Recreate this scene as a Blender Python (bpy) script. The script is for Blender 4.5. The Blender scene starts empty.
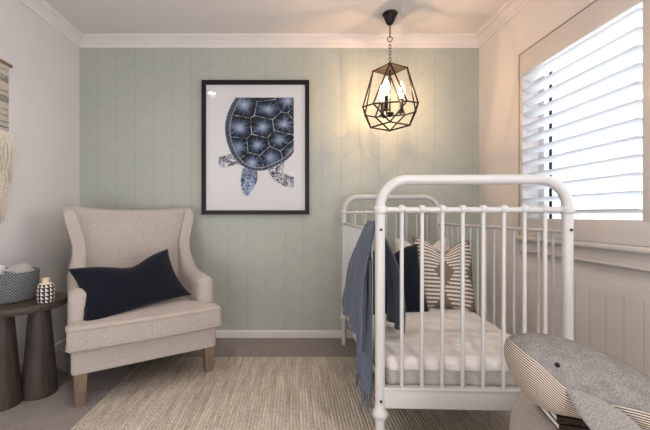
import bpy, bmesh, math, random
from mathutils import Vector, Matrix, noise
random.seed(7)
C = bpy.context.scene.collection
R = math.radians
PI = math.pi

# ------------------------------------------------------------------ mesh helpers
class MB:
    def __init__(s):
        s.v = []; s.f = []; s.uv = {}
    def add(s, verts, faces):
        o = len(s.v)
        s.v += [tuple(p) for p in verts]
        s.f += [tuple(i + o for i in f) for f in faces]
        return s
    def xf(s, m):
        s.v = [tuple(m @ Vector(p)) for p in s.v]; return s
    def join(s, other):
        return s.add(other.v, other.f)

def loft(loops, cap0=True, cap1=True, closed=False):
    n = len(loops[0]); v = []; f = []
    for l in loops: v += [tuple(p) for p in l]
    m = len(loops)
    for i in range(m if closed else m - 1):
        a = i * n; b = ((i + 1) % m) * n
        for j in range(n):
            k = (j + 1) % n
            f.append((a + j, a + k, b + k, b + j))
    if not closed:
        if cap0: f.append(tuple(reversed(range(n))))
        if cap1: f.append(tuple(range((m - 1) * n, m * n)))
    return v, f

def box(x0, x1, y0, y1, z0, z1, bev=0.0, seg=2):
    bm = bmesh.new()
    bmesh.ops.create_cube(bm, size=1)
    for p in bm.verts:
        p.co = Vector(((x0 + x1) / 2 + p.co.x * (x1 - x0), (y0 + y1) / 2 + p.co.y * (y1 - y0), (z0 + z1) / 2 + p.co.z * (z1 - z0)))
    if bev > 0:
        bmesh.ops.bevel(bm, geom=bm.edges[:], offset=bev, segments=seg, profile=0.5, affect='EDGES')
    bm.verts.index_update()
    v = [tuple(p.co) for p in bm.verts]; f = [tuple(q.index for q in fc.verts) for fc in bm.faces]
    bm.free()
    return v, f

def tube(path, r, n=10, closed=False):
    pts = [Vector(p) for p in path]; m = len(pts)
    rr = r if isinstance(r, (list, tuple)) else [r] * m
    loops = []; up = None
    for i, p in enumerate(pts):
        if closed: t = pts[(i + 1) % m] - pts[i - 1]
        else: t = pts[min(i + 1, m - 1)] - pts[max(i - 1, 0)]
        t.normalize()
        if up is None:
            up = Vector((0, 0, 1)) if abs(t.z) < 0.9 else Vector((0, 1, 0))
            up = (up - t * up.dot(t)).normalized()
        else:
            up = (up - t * up.dot(t))
            up = up.normalized() if up.length > 1e-6 else Vector((1, 0, 0))
        s = t.cross(up)
        loops.append([p + (up * math.cos(2 * PI * k / n) + s * math.sin(2 * PI * k / n)) * rr[i] for k in range(n)])
    return loft(loops, closed=closed)

def lathe(prof, n=24, cx=0, cy=0, ax=1.0, ay=1.0):
    loops = [[(cx + r * ax * math.cos(2 * PI * k / n), cy + r * ay * math.sin(2 * PI * k / n), z) for k in range(n)] for r, z in prof]
    return loft(loops)

def ball(c, r, n=14, m=8):
    return lathe([(max(r * math.sin(PI * i / m), r * 0.02), c[2] - r * math.cos(PI * i / m)) for i in range(m + 1)], n, c[0], c[1])

def obj(name, mb, mat, parent=None, smooth=True, angle=40, recalc=True, shift=None):
    if isinstance(mb, tuple): mb = MB().add(*mb)
    me = bpy.data.meshes.new(name)
    v = mb.v
    if shift is not None: v = [(p[0] - shift[0], p[1] - shift[1], p[2] - shift[2]) for p in v]
    me.from_pydata(v, [], mb.f); me.update()
    if recalc:
        bm = bmesh.new(); bm.from_mesh(me); bmesh.ops.recalc_face_normals(bm, faces=bm.faces[:]); bm.to_mesh(me); bm.free()
    o = bpy.data.objects.new(name, me); C.objects.link(o)
    if mat: me.materials.append(mat)
    if smooth:
        for p in me.polygons: p.use_smooth = True
        try: me.set_sharp_from_angle(angle=R(angle))
        except Exception: pass
    if shift is not None: o.location = shift
    if parent: o.parent = parent
    return o

def tag(o, label=None, cat=None, group=None, kind=None):
    if label: o['label'] = label
    if cat: o['category'] = cat
    if group: o['group'] = group
    if kind: o['kind'] = kind
    return o

def thing(name, label, cat, loc=(0, 0, 0), rz=0, group=None):
    o = bpy.data.objects.new(name, None); C.objects.link(o)
    o.location = loc; o.rotation_euler = (0, 0, rz); o.empty_display_size = 0.05
    return tag(o, label, cat, group)

def struct(name, mb, mat, parent=None, smooth=False):
    o = obj(name, mb, mat, parent, smooth=smooth)
    if parent is None: o['kind'] = 'structure'
    return o

def child(src, parent, loc=None, rz=None):
    o = src.copy(); C.objects.link(o); o.parent = parent
    if loc is not None: o.location = loc
    if rz is not None: o.rotation_euler = (0, 0, rz)
    return o

def lerp(a, b, t): return a + (b - a) * t
def interp(tab, x):
    if x <= tab[0][0]: return tab[0][1]
    for (a, va), (b, vb) in zip(tab, tab[1:]):
        if x <= b:
            t = (x - a) / (b - a); t = t * t * (3 - 2 * t) if False else t
            return lerp(va, vb, t)
    return tab[-1][1]
def smin(tab, x):  # smooth (catmull-like) interpolation
    n = len(tab)
    if x <= tab[0][0]: return tab[0][1]
    if x >= tab[-1][0]: return tab[-1][1]
    for i in range(n - 1):
        if x <= tab[i + 1][0]:
            x0, y0 = tab[i]; x1, y1 = tab[i + 1]
            def sl(k):
                if k <= 0: return (tab[1][1] - tab[0][1]) / (tab[1][0] - tab[0][0])
                if k >= n - 1: return (tab[-1][1] - tab[-2][1]) / (tab[-1][0] - tab[-2][0])
                return (tab[k + 1][1] - tab[k - 1][1]) / (tab[k + 1][0] - tab[k - 1][0])
            h = x1 - x0; t = (x - x0) / h
            return (2*t**3-3*t*t+1)*y0 + (t**3-2*t*t+t)*h*sl(i) + (-2*t**3+3*t*t)*y1 + (t**3-t*t)*h*sl(i+1)

# ------------------------------------------------------------------ material helpers
def srgb(r, g, b):
    f = lambda c: (c / 255) / 12.92 if c / 255 <= 0.04045 else ((c / 255 + 0.055) / 1.055) ** 2.4
    return (f(r), f(g), f(b), 1)

class NT:
    def __init__(s, name):
        s.m = bpy.data.materials.new(name); s.m.use_nodes = True
        s.t = s.m.node_tree; s.n = s.t.nodes; s.l = s.t.links
        s.b = s.n['Principled BSDF']
    def node(s, typ, **kw):
        nd = s.n.new(typ)
        for k, v in kw.items(): setattr(nd, k, v)
        return nd
    def link(s, a, b): s.l.new(a, b)
    def math(s, op, a, b=None, c=None):
        nd = s.node('ShaderNodeMath', operation=op)
        for i, q in enumerate((a, b, c)):
            if q is None: continue
            if isinstance(q, (int, float)): nd.inputs[i].default_value = q
            else: s.link(q, nd.inputs[i])
        return nd.outputs[0]
    def mix(s, fac, a, b, mode='MIX'):
        nd = s.node('ShaderNodeMix', data_type='RGBA', blend_type=mode)
        if isinstance(fac, (int, float)): nd.inputs[0].default_value = fac
        else: s.link(fac, nd.inputs[0])
        for i, q in ((6, a), (7, b)):
            if isinstance(q, tuple): nd.inputs[i].default_value = q
            else: s.link(q, nd.inputs[i])
        return nd.outputs[2]
    def coord(s, what='Object'):
        return s.node('ShaderNodeTexCoord').outputs[what]
    def mapping(s, vec, scale=(1, 1, 1), rot=(0, 0, 0)):
        nd = s.node('ShaderNodeMapping'); nd.inputs['Scale'].default_value = scale; nd.inputs['Rotation'].default_value = rot
        s.link(vec, nd.inputs['Vector']); return nd.outputs[0]
    def noise(s, vec, scale, detail=3, rough=0.55):
        nd = s.node('ShaderNodeTexNoise'); nd.inputs['Scale'].default_value = scale
        nd.inputs['Detail'].default_value = detail; nd.inputs['Roughness'].default_value = rough
        s.link(vec, nd.inputs['Vector']); return nd.outputs['Fac']
    def ramp(s, fac, stops):
        nd = s.node('ShaderNodeValToRGB'); e = nd.color_ramp.elements
        while len(e) < len(stops): e.new(0.5)
        for q, (p, c) in zip(e, stops): q.position = p; q.color = c
        s.link(fac, nd.inputs[0]); return nd.outputs[0]
    def bump(s, h, strength=0.3, dist=0.01):
        nd = s.node('ShaderNodeBump'); nd.inputs['Strength'].default_value = strength; nd.inputs['Distance'].default_value = dist
        s.link(h, nd.inputs['Height']); s.link(nd.outputs[0], s.b.inputs['Normal'])
    def col(s, c):
        if isinstance(c, tuple): s.b.inputs['Base Color'].default_value = c
        else: s.link(c, s.b.inputs['Base Color'])
    def rough(s, r, spec=0.5):
        s.b.inputs['Roughness'].default_value = r; s.b.inputs['Specular IOR Level'].default_value = spec

def shade(c, k): return (min(c[0] * k, 1), min(c[1] * k, 1), min(c[2] * k, 1), 1)

def m_paint(name, c, rough=0.6, var=0.04, spec=0.3):
    t = NT(name); n = t.noise(t.coord(), 3.0)
    t.col(t.ramp(n, [(0.3, shade(c, 1 - var)), (0.7, shade(c, 1 + var))])); t.rough(rough, spec)
    return t.m
def m_fabric(name, c, scale=350, var=0.25, bump=0.25, big=0.06, rough=0.95, sheen=0.1):
    t = NT(name); co = t.coord()
    n = t.noise(co, scale, 2); b = t.noise(co, 6, 3)
    c1 = t.ramp(n, [(0.32, shade(c, 1 - var)), (0.68, shade(c, 1 + var))])
    c2 = t.ramp(b, [(0.3, (1 - big,) * 3 + (1,)), (0.7, (1, 1, 1, 1))])
    t.col(t.mix(1.0, c1, c2, 'MULTIPLY')); t.rough(rough, 0.15)
    t.b.inputs['Sheen Weight'].default_value = sheen
    t.bump(n, bump, 0.003)
    return t.m
def m_metal(name, c, rough=0.4, metallic=0.8):
    t = NT(name); n = t.noise(t.coord(), 40)
    t.col(t.ramp(n, [(0.3, shade(c, 0.85)), (0.7, shade(c, 1.1))])); t.rough(rough); t.b.inputs['Metallic'].default_value = metallic
    return t.m
def m_wood(name, c1, c2, scale=(14, 14, 1.6), rough=0.6):
    t = NT(name); co = t.mapping(t.coord(), scale)
    n = t.noise(co, 4, 5, 0.6)
    t.col(t.ramp(n, [(0.25, c1), (0.75, c2)])); t.rough(rough, 0.3); t.bump(n, 0.15, 0.004)
    return t.m
def m_emit(name, c, s):
    t = NT(name); n = t.noise(t.coord(), 20)
    t.col((1, 1, 1, 1)); t.link(t.ramp(n, [(0.0, c), (1.0, shade(c, 1.0))]), t.b.inputs['Emission Color'])
    t.b.inputs['Emission Strength'].default_value = s
    return t.m
def m_glass(name, tint=(1, 1, 1, 1), ior=1.45, f0=0.5):
    t = NT(name)
    tr = t.node('ShaderNodeBsdfTransparent'); tr.inputs[0].default_value = tint
    gl = t.node('ShaderNodeBsdfGlossy'); gl.inputs['Roughness'].default_value = 0.02
    fr = t.node('ShaderNodeFresnel'); fr.inputs[0].default_value = ior
    mx = t.node('ShaderNodeMixShader'); t.link(t.math('MULTIPLY', fr.outputs[0], f0), mx.inputs[0])
    t.link(tr.outputs[0], mx.inputs[1]); t.link(gl.outputs[0], mx.inputs[2])
    t.link(mx.outputs[0], t.n['Material Output'].inputs['Surface'])
    return t.m

def m_bulb():      # clear glass full of filament glow: half see-through, half glowing
    t = NT('glowing_bulb')
    tr = t.node('ShaderNodeBsdfTransparent'); em = t.node('ShaderNodeEmission')
    n = t.noise(t.coord(), 30); t.link(t.ramp(n, [(0, (1.0, .70, .40, 1)), (1, (1.0, .80, .52, 1))]), em.inputs[0]); em.inputs[1].default_value = 5.0
    mx = t.node('ShaderNodeMixShader'); mx.inputs[0].default_value = .55
    t.link(tr.outputs[0], mx.inputs[1]); t.link(em.outputs[0], mx.inputs[2]); t.link(mx.outputs[0], t.n['Material Output'].inputs['Surface'])
    return t.m

# ------------------------------------------------------------------ constants of the room
XL, XR, YB, YF, H = -1.718, 1.482, 2.86, -0.95, 2.40
CAMZ = 0.98

# ------------------------------------------------------------------ materials
M = {}
M['wall_white'] = m_paint('painted_wall', srgb(216, 212, 211), 0.7, 0.015)
M['ceiling'] = m_paint('ceiling_paint', srgb(222, 217, 214), 0.8, 0.01)
M['trim'] = m_paint('trim_paint', srgb(214, 209, 206), 0.45, 0.01)
M['shutter'] = m_paint('shutter_paint', srgb(238, 239, 242), 0.4, 0.01)
M['cot'] = m_paint('cot_enamel', srgb(196, 194, 192), 0.32, 0.01, 0.5)
M['black'] = m_paint('black_frame', srgb(22, 20, 20), 0.4, 0.1)
M['black_metal'] = m_metal('black_metal', srgb(44, 38, 36), 0.45, 0.6)
M['bronze'] = m_metal('bronze_plate', srgb(48, 41, 37), 0.55, 0.6)
M['bolt'] = m_metal('bolt_steel', srgb(70, 66, 64), 0.4, 0.8)
M['chair'] = m_fabric('oatmeal_linen', srgb(179, 170, 163), 260, 0.22, 0.3, 0.05)
M['piping'] = m_fabric('piping_linen', srgb(176, 164, 152), 260, 0.2, 0.2)
M['chair_leg'] = m_wood('chair_leg_oak', srgb(104, 88, 74), srgb(142, 122, 104), (30, 30, 2))
M['navy'] = m_fabric('navy_linen', srgb(24, 26, 37), 300, 0.35, 0.3, 0.1)
M['dark_wood'] = m_wood('dark_stained_wood', srgb(52, 45, 42), srgb(88, 77, 71), (10, 10, 1.2), 0.5)
M['dark_top'] = m_wood('dark_stained_top', srgb(52, 45, 42), srgb(88, 77, 71), (2.0, 14, 14), 0.45)
M['white_cloth'] = m_fabric('white_cotton', srgb(228, 227, 230), 200, 0.05, 0.25, 0.05)
M['pillow_white'] = m_fabric('pillow_cotton', srgb(222, 212, 202), 300, 0.05, 0.2, 0.05)
M['grey_cloth'] = m_fabric('grey_muslin', srgb(168, 166, 165), 200, 0.1, 0.3, 0.05)
M['cream'] = m_fabric('cream_ceramic', srgb(214, 200, 180), 60, 0.04, 0.02, 0.02, 0.4, 0)
M['slate'] = m_fabric('slate_wool', srgb(100, 107, 121), 240, 0.22, 0.3, 0.1)
M['pouf'] = m_fabric('pouf_velvet', srgb(160, 150, 143), 120, 0.08, 0.15, 0.06)
M['whale_grey'] = None
M['book_white'] = m_paint('book_pages', srgb(226, 222, 216), 0.8, 0.02)
M['yarn'] = m_fabric('natural_yarn', srgb(205, 196, 182), 120, 0.18, 0.4, 0.1)
M['glass'] = m_glass('picture_glass', (1, 1, 1, 1), 1.45, 0.6)
M['window_glass'] = m_glass('window_glass', (0.96, 0.98, 1, 1), 1.45, 0.6)
M['bulb_glass'] = m_bulb()
M['filament'] = m_emit('glowing_filament', (1.0, 0.70, 0.34, 1), 45)
M['lamp_disc'] = m_emit('downlight_disc', (1.0, 0.92, 0.82, 1), 60)
M['shadow_line'] = m_paint('painted_shadow_grey', srgb(140, 128, 120), 0.8, 0.02)  # grey standing in for the shadow line around the shutter frame
M['dark_sash'] = m_paint('window_sash', srgb(52, 56, 66), 0.5, 0.05)

def m_book():
    t = NT('brown_book_cloth'); co = t.coord(); n = t.noise(co, 160, 3)
    t.col(t.ramp(n, [(0.35, srgb(38, 29, 27)), (0.7, srgb(72, 56, 50))])); t.rough(0.85, 0.2); t.bump(n, 0.4, 0.003); return t.m
M['book_brown'] = m_book()

# green V-groove chevron feature wall
def m_chevron():
    t = NT('chevron_wall'); co = t.coord()
    sp = t.node('ShaderNodeSeparateXYZ'); t.link(co, sp.inputs[0])
    x, z = sp.outputs[0], sp.outputs[2]
    P = 0.15; V = 0.163
    xs = t.math('ADD', x, 1.572 + 30 * P)
    u = t.math('DIVIDE', xs, P)
    fr = t.math('FRACT', u)
    vert = t.math('ABSOLUTE', t.math('SUBTRACT', t.math('FRACT', t.math('ADD', u, 0.5)), 0.5))   # 0 at seams
    vmask = t.math('LESS_THAN', vert, 0.020)
    tri = t.math('PINGPONG', xs, P)                      # 0 at even seams -> P at odd
    zz = t.math('ADD', z, t.math('MULTIPLY', tri, 0.86))
    w = t.math('DIVIDE', zz, V)
    dg = t.math('ABSOLUTE', t.math('SUBTRACT', t.math('FRACT', w), 0.5))
    dmask = t.math('LESS_THAN', dg, 0.022)
    mask = t.math('MAXIMUM', vmask, dmask)
    n = t.noise(co, 2.5)
    base = t.ramp(n, [(0.3, srgb(174, 179, 170)), (0.7, srgb(179, 183, 174))])
    t.col(t.mix(t.math('MULTIPLY', mask, 0.20), base, srgb(110, 120, 116))); t.rough(0.55, 0.3)
    t.bump(t.math('SUBTRACT', 1.0, mask), 0.35, 0.003)
    return t.m
M['chevron'] = m_chevron()

def m_right_wall():   # painted wall with vertical-joint boards below the sill
    t = NT('right_wall_paint'); co = t.coord()
    sp = t.node('ShaderNodeSeparateXYZ'); t.link(co, sp.inputs[0])
    y, z = sp.outputs[1], sp.outputs[2]
    g = t.math('ABSOLUTE', t.math('SUBTRACT', t.math('FRACT', t.math('DIVIDE', t.math('ADD', y, 2.975), 0.0925)), 0.5))
    gm = t.math('MULTIPLY', t.math('LESS_THAN', g, 0.045), t.math('LESS_THAN', z, 0.62))
    n = t.noise(co, 3)
    c = srgb(224, 219, 216)
    base = t.ramp(n, [(0.3, shade(c, 0.985)), (0.7, shade(c, 1.01))])
    t.col(t.mix(t.math('MULTIPLY', gm, 0.15), base, srgb(120, 112, 108))); t.rough(0.6, 0.3)
    t.bump(t.math('SUBTRACT', 1.0, gm), 0.4, 0.003)
    return t.m
M['wall_right'] = m_right_wall()

def m_carpet():
    t = NT('carpet_pile'); co = t.coord()
    n = t.noise(co, 120, 4, 0.8); b = t.noise(co, 14, 4)
    c = srgb(160, 152, 148)
    c1 = t.ramp(n, [(0.3, shade(c, 0.62)), (0.7, shade(c, 1.32))])
    c2 = t.ramp(b, [(0.3, (0.86,) * 3 + (1,)), (0.7, (1, 1, 1, 1))])
    t.col(t.mix(1.0, c1, c2, 'MULTIPLY')); t.rough(1.0, 0.05); t.bump(n, 0.6, 0.008)
    return t.m
M['carpet'] = m_carpet()

def m_rug():
    t = NT('woven_rug'); co = t.coord()
    sp = t.node('ShaderNodeSeparateXYZ'); t.link(co, sp.inputs[0])
    P = 0.0165
    wob = t.math('MULTIPLY', t.noise(t.mapping(co, (6, 5, 1)), 2, 2), 0.010)
    xx = t.math('DIVIDE', t.math('ADD', sp.outputs[0], wob), P)
    rid = t.math('FLOOR', xx)
    cell = t.node('ShaderNodeCombineXYZ'); t.link(t.math('MULTIPLY', rid, 7.31), cell.inputs[0]); t.link(t.math('MULTIPLY', sp.outputs[1], 3.0), cell.inputs[1])
    a = t.noise(cell.outputs[0], 1.0, 4, 0.7)
    f = t.noise(t.mapping(co, (70, 40, 1)), 1.6, 3, 0.75)
    b = t.noise(co, 2.2, 3)
    rib = t.math('ABSOLUTE', t.math('SINE', t.math('MULTIPLY', xx, PI)))
    base = t.ramp(a, [(0.28, srgb(186, 175, 162)), (0.46, srgb(216, 206, 194)), (0.62, srgb(235, 227, 215)), (0.8, srgb(246, 240, 230))])
    fine = t.ramp(f, [(0.30, (0.62, 0.59, 0.56, 1)), (0.52, (1, 1, 1, 1))])
    groove = t.ramp(rib, [(0.05, (0.70, 0.68, 0.66, 1)), (0.45, (1, 1, 1, 1))])
    big = t.ramp(b, [(0.3, (0.90, 0.89, 0.88, 1)), (0.7, (1, 1, 1, 1))])
    t.col(t.mix(1.0, t.mix(1.0, t.mix(1.0, base, fine, 'MULTIPLY'), groove, 'MULTIPLY'), big, 'MULTIPLY')); t.rough(1.0, 0.05)
    t.bump(t.math('ADD', rib, t.math('MULTIPLY', f, 0.9)), 0.7, 0.007)
    return t.m
M['rug'] = m_rug()

def m_basket():
    t = NT('basket_weave'); co = t.coord()
    sp = t.node('ShaderNodeSeparateXYZ'); t.link(co, sp.inputs[0])
    ang = t.math('ARCTAN2', sp.outputs[1], sp.outputs[0])
    u = t.math('MULTIPLY', ang, 33.0); v = t.math('MULTIPLY', sp.outputs[2], 1 / 0.0075)
    row = t.math('FLOOR', v)
    su = t.math('ABSOLUTE', t.math('SINE', t.math('ADD', u, t.math('MULTIPLY', row, PI / 2))))
    sv = t.math('ABSOLUTE', t.math('SINE', t.math('MULTIPLY', v, PI)))
    h = t.math('MULTIPLY', su, sv)
    n = t.noise(co, 150, 4, .75)
    k = t.math('ADD', t.math('MULTIPLY', h, 0.42), t.math('MULTIPLY', n, 0.55))
    t.col(t.ramp(k, [(0.2, srgb(34, 35, 40)), (0.5, srgb(112, 115, 120)), (0.8, srgb(205, 207, 210))])); t.rough(0.95, 0.1)
    t.bump(h, 0.8, 0.004); return t.m
M['basket'] = m_basket()

def m_vase():
    t = NT('vase_pattern'); co = t.coord()
    sp = t.node('ShaderNodeSeparateXYZ'); t.link(co, sp.inputs[0])
    ang = t.math('ARCTAN2', sp.outputs[1], sp.outputs[0])
    u = t.math('MULTIPLY', ang, 6 / PI); v = t.math('DIVIDE', sp.outputs[2], 0.022)
    fu = t.math('FRACT', t.math('ADD', u, 20.0)); fv = t.math('FRACT', v)
    a = t.math('LESS_THAN', fu, t.math('SUBTRACT', 0.74, t.math('MULTIPLY', fv, 0.70)))
    b = t.math('LESS_THAN', fv, 0.80)
    m = t.math('MULTIPLY', a, b)
    top = t.math('GREATER_THAN', sp.outputs[2], 0.104)
    c = t.mix(m, srgb(44, 38, 37), srgb(206, 200, 195))
    t.col(t.mix(top, c, srgb(212, 197, 176))); t.rough(0.5, 0.3); return t.m
M['vase'] = m_vase()

def m_pattern_cushion():
    t = NT('striped_diamond_cushion'); uv = t.coord('UV')
    sp = t.node('ShaderNodeSeparateXYZ'); t.link(uv, sp.inputs[0])
    u, v = sp.outputs[0], sp.outputs[1]
    rows = t.math('MULTIPLY', v, 18)
    stripe = t.math('LESS_THAN', t.math('FRACT', rows), 0.52)
    vq = t.math('DIVIDE', t.math('FLOOR', rows), 18.0)
    # zigzag blocks of stripes with plain tan diamonds between
    dz = t.math('PINGPONG', t.math('ADD', vq, 0.02), 0.26)
    du = t.math('PINGPONG', t.math('ADD', u, 0.06), 0.27)
    jit = t.math('MULTIPLY', t.noise(t.mapping(uv, (3, 18, 1)), 4, 0), 0.09)
    plain = t.math('LESS_THAN', t.math('ADD', t.math('ADD', du, t.math('MULTIPLY', dz, 0.62)), jit), 0.20)
    m = t.math('MULTIPLY', stripe, t.math('SUBTRACT', 1.0, plain))
    n = t.noise(t.coord(), 260, 2)
    tan = t.ramp(n, [(0.3, srgb(112, 98, 88)), (0.7, srgb(140, 124, 112))])
    wh = t.ramp(n, [(0.3, srgb(205, 196, 184)), (0.7, srgb(228, 220, 208))])
    t.col(t.mix(m, tan, wh)); t.rough(0.95, 0.1); t.bump(t.math('ADD', m, n), 0.4, 0.004)
    return t.m
M['pattern'] = m_pattern_cushion()

def m_hanging():
    t = NT('woven_bands'); co = t.coord()
    sp = t.node('ShaderNodeSeparateXYZ'); t.link(co, sp.inputs[0])
    z = sp.outputs[2]
    yw = t.math('MULTIPLY', t.noise(t.mapping(co, (1, 60, 1)), 1.5, 2), 0.004)
    zz = t.math('ADD', z, yw)
    band = t.node('ShaderNodeValToRGB'); e = band.color_ramp; e.interpolation = 'CONSTANT'
    seq = [(0, 0), (.10, 1), (.13, 0), (.18, 1), (.20, 0), (.27, .6), (.30, 0), (.36, .8), (.38, 0), (.47, 1), (.57, .15), (.62, .9), (.645, 0), (.70, 0), (.755, 1), (.80, .75), (.86, 0), (.93, .5), (.95, 0)]
    while len(e.elements) < len(seq): e.elements.new(0.5)
    for q, (p, k) in zip(e.elements, seq): q.position = p; q.color = (k, k, k, 1)
    t.link(t.math('DIVIDE', t.math('SUBTRACT', zz, 1.45), 0.41), band.inputs[0])
    n = t.noise(t.mapping(co, (1, 160, 260)), 1, 2)
    spk = t.math('MULTIPLY', band.outputs[0], t.math('GREATER_THAN', n, 0.46))
    c = t.mix(spk, srgb(208, 200, 188), srgb(112, 108, 108))
    t.col(c); t.rough(1, 0.05); t.bump(t.math('ABSOLUTE', t.math('SINE', t.math('MULTIPLY', z, PI / 0.006))), 0.6, 0.004)
    return t.m
M['hanging'] = m_hanging()

def m_whale():
    t = NT('whale_knit'); co = t.coord()
    at = t.node('ShaderNodeAttribute'); at.attribute_name = 'belly'
    d = at.outputs['Fac']
    n = t.noise(co, 420, 3, 0.7); b = t.noise(co, 40, 3)
    k = t.math('ADD', t.math('MULTIPLY', n, 0.75), t.math('MULTIPLY', b, 0.25))
    grey = t.ramp(k, [(0.36, srgb(100, 97, 97)), (0.62, srgb(154, 149, 145))])
    fr = t.math('FRACT', t.math('DIVIDE', t.math('ADD', d, 2.0), 0.0058))
    line = t.math('GREATER_THAN', fr, 0.5)
    st = t.mix(line, srgb(206, 195, 180), srgb(92, 84, 79))
    t.col(t.mix(t.math('GREATER_THAN', d, 0.0), grey, st)); t.rough(1.0, 0.05)
    t.bump(n, 0.5, 0.004); return t.m
M['whale'] = m_whale()
M['flipper'] = m_fabric('flipper_knit', srgb(142, 137, 133), 420, 0.28, 0.5, 0.08)

def m_quilt():
    t = NT('quilted_sheet'); co = t.coord()
    n = t.noise(co, 9, 4); f = t.noise(co, 260, 2)
    g = t.node('ShaderNodeTexVoronoi'); g.inputs['Scale'].default_value = 15; t.link(co, g.inputs['Vector'])
    t.col(t.ramp(n, [(0.3, srgb(206, 200, 195)), (0.7, srgb(222, 217, 212))])); t.rough(0.95, 0.1)
    t.bump(t.math('ADD', t.math('MULTIPLY', n, 1.6), t.math('MULTIPLY', g.outputs['Distance'], 0.6)), 0.55, 0.012)
    return t.m
M['quilt'] = m_quilt()
M['sheet'] = m_fabric('linen_sheet_shaded', srgb(188, 182, 175), 120, .08, .3, .10)  # greyer sheet fabric, with shading of the mattress sides mixed into the colour

# ------------------------------------------------------------------ room shell
T = 0.12
struct('floor', box(XL - T, XR + T, YF - T, YB + T, -0.1, 0), M['carpet'])
struct('ceiling', box(XL - T, XR + T, YF - T, YB + T, H, H + 0.1), M['ceiling'])
struct('wall_left', box(XL - T, XL, YF, YB, 0, H), M['wall_white'])
struct('wall_back', box(XL - T, XR + T, YB, YB + T, 0, H), M['chevron'])
struct('wall_front', box(XL - T, XR + T, YF - T, YF, 0, H), M['wall_white'])
WY0, WY1, WZ0, WZ1 = 0.60, 2.30, 0.86, 1.99
w = MB()
w.add(*box(XR, XR + T, YF, WY0, 0, H)); w.add(*box(XR, XR + T, WY1, YB, 0, H))
w.add(*box(XR, XR + T, WY0, WY1, 0, WZ0)); w.add(*box(XR, XR + T, WY0, WY1, WZ1, H))
struct('wall_right', w, M['wall_right'])

def wall_trim(name, side, prof, mat):
    """profile = [(offset from wall, z)], mitred into the corners"""
    def pt(o, z, end):
        if side == 'left': return (XL + o, (YB - o) if end else (YF + o), z)
        if side == 'right': return (XR - o, (YB - o) if end else (YF + o), z)
        if side == 'back': return ((XR - o) if end else (XL + o), YB - o, z)
        return ((XR - o) if end else (XL + o), YF + o, z)
    struct(name, loft([[pt(o, z, 0) for o, z in prof], [pt(o, z, 1) for o, z in prof]]), mat)
corn = [(0, H), (0, H - .098), (.012, H - .098), (.014, H - .088), (.020, H - .080), (.021, H - .064), (.030, H - .060), (.040, H - .048), (.052, H - .038),
        (.066, H - .032), (.068, H - .022), (.082, H - .020), (.092, H - .012), (.094, H)]
corn = [(o * .70, H - (H - z) * .85) for o, z in corn]
base = [(0, 0), (.014, 0), (.014, .044), (.010, .053), (.004, .057), (0, .058)]
for i, s in enumerate(('left', 'back', 'right', 'front')):
    wall_trim('trim_%d' % (i + 1), s, corn, M['ceiling'])
    wall_trim('baseboard_' + s, s, base, M['trim'])

# ------------------------------------------------------------------ window and shutter
win = struct('window_1', MB().add(*box(XR + .095, XR + .118, WY0, WY0 + .05, WZ0, WZ1)).add(*box(XR + .095, XR + .118, WY1 - .05, WY1, WZ0, WZ1))
             .add(*box(XR + .095, XR + .118, WY0, WY1, WZ1 - .05, WZ1)).add(*box(XR + .095, XR + .118, WY0, WY1, WZ0, WZ0 + .05)), M['trim'])
obj('mullion', MB().add(*box(XR + .104, XR + .114, 2.205, 2.222, WZ0, WZ1, .002)), M['dark_sash'], win)
obj('window_glass', box(XR + .104, XR + .108, WY0 + .02, WY1 - .02, WZ0 + .02, WZ1 - .02), M['window_glass'], win, smooth=False)
sl = MB(); sl.add(*box(XR - .045, XR + .02, WY0 - .07, WY1 + .06, .822, .846, .005)).add(*box(XR - .020, XR, WY0 - .05, WY1 + .04, .748, .822, .004)).add(*box(XR - .028, XR, WY0 - .055, WY1 + .045, .748, .760, .003))
obj('window_sill', sl, M['trim'], win)
sh = thing('plantation_shutter', 'white plantation shutter with open horizontal louvres covering the window', 'shutter', (XR, 1.45, WZ0))
def shx(mb): return mb.xf(Matrix.Translation((-XR, -1.45, -WZ0)))
fx0, fx1 = XR - .012, XR + .035
fr = MB()
fr.add(*box(fx0, fx1, WY0 - .04, WY1 + .03, 1.885, 2.022, .003)).add(*box(fx0, fx1, WY0 - .04, WY1 + .03, .847, .958, .003))
fr.add(*box(fx0, fx1, WY1 - .004, WY1 + .03, .95, 1.89, .003)).add(*box(fx0, fx1, WY0 - .04, WY0 + .03, .95, 1.89, .003))
fr.add(*box(fx0, fx1, 1.395, 1.507, .95, 1.89, .003))
obj('shutter_frame', shx(fr), M['trim'], sh)
ga = MB()  # thin raised strips that paint the dark shadow line, no real recess
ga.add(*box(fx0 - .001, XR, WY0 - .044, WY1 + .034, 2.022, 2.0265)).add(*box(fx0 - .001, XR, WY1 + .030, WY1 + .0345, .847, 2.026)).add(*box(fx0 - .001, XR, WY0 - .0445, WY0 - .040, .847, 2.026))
obj('painted_shadow_line', shx(ga), M['shadow_line'], sh, smooth=False)
for (ya, yb) in ((1.51, 2.294), (.633, 1.392)):
    lp = MB(); nsl = 12; pitch = (1.885 - .958) / nsl
    for k in range(nsl):
        zc = .958 + (k + .5) * pitch
        loop = lambda y: [(XR + .012 + .041 * math.cos(a) * math.cos(R(-14)) - .0055 * math.sin(a) * math.sin(R(-14)), y, zc + .041 * math.cos(a) * math.sin(R(-14)) + .0055 * math.sin(a) * math.cos(R(-14))) for a in [2 * PI * q / 14 for q in range(14)]]
        lp.add(*loft([loop(ya), loop(yb)]))
    obj('louvre_panel', shx(lp), M['shutter'], sh)

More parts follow.
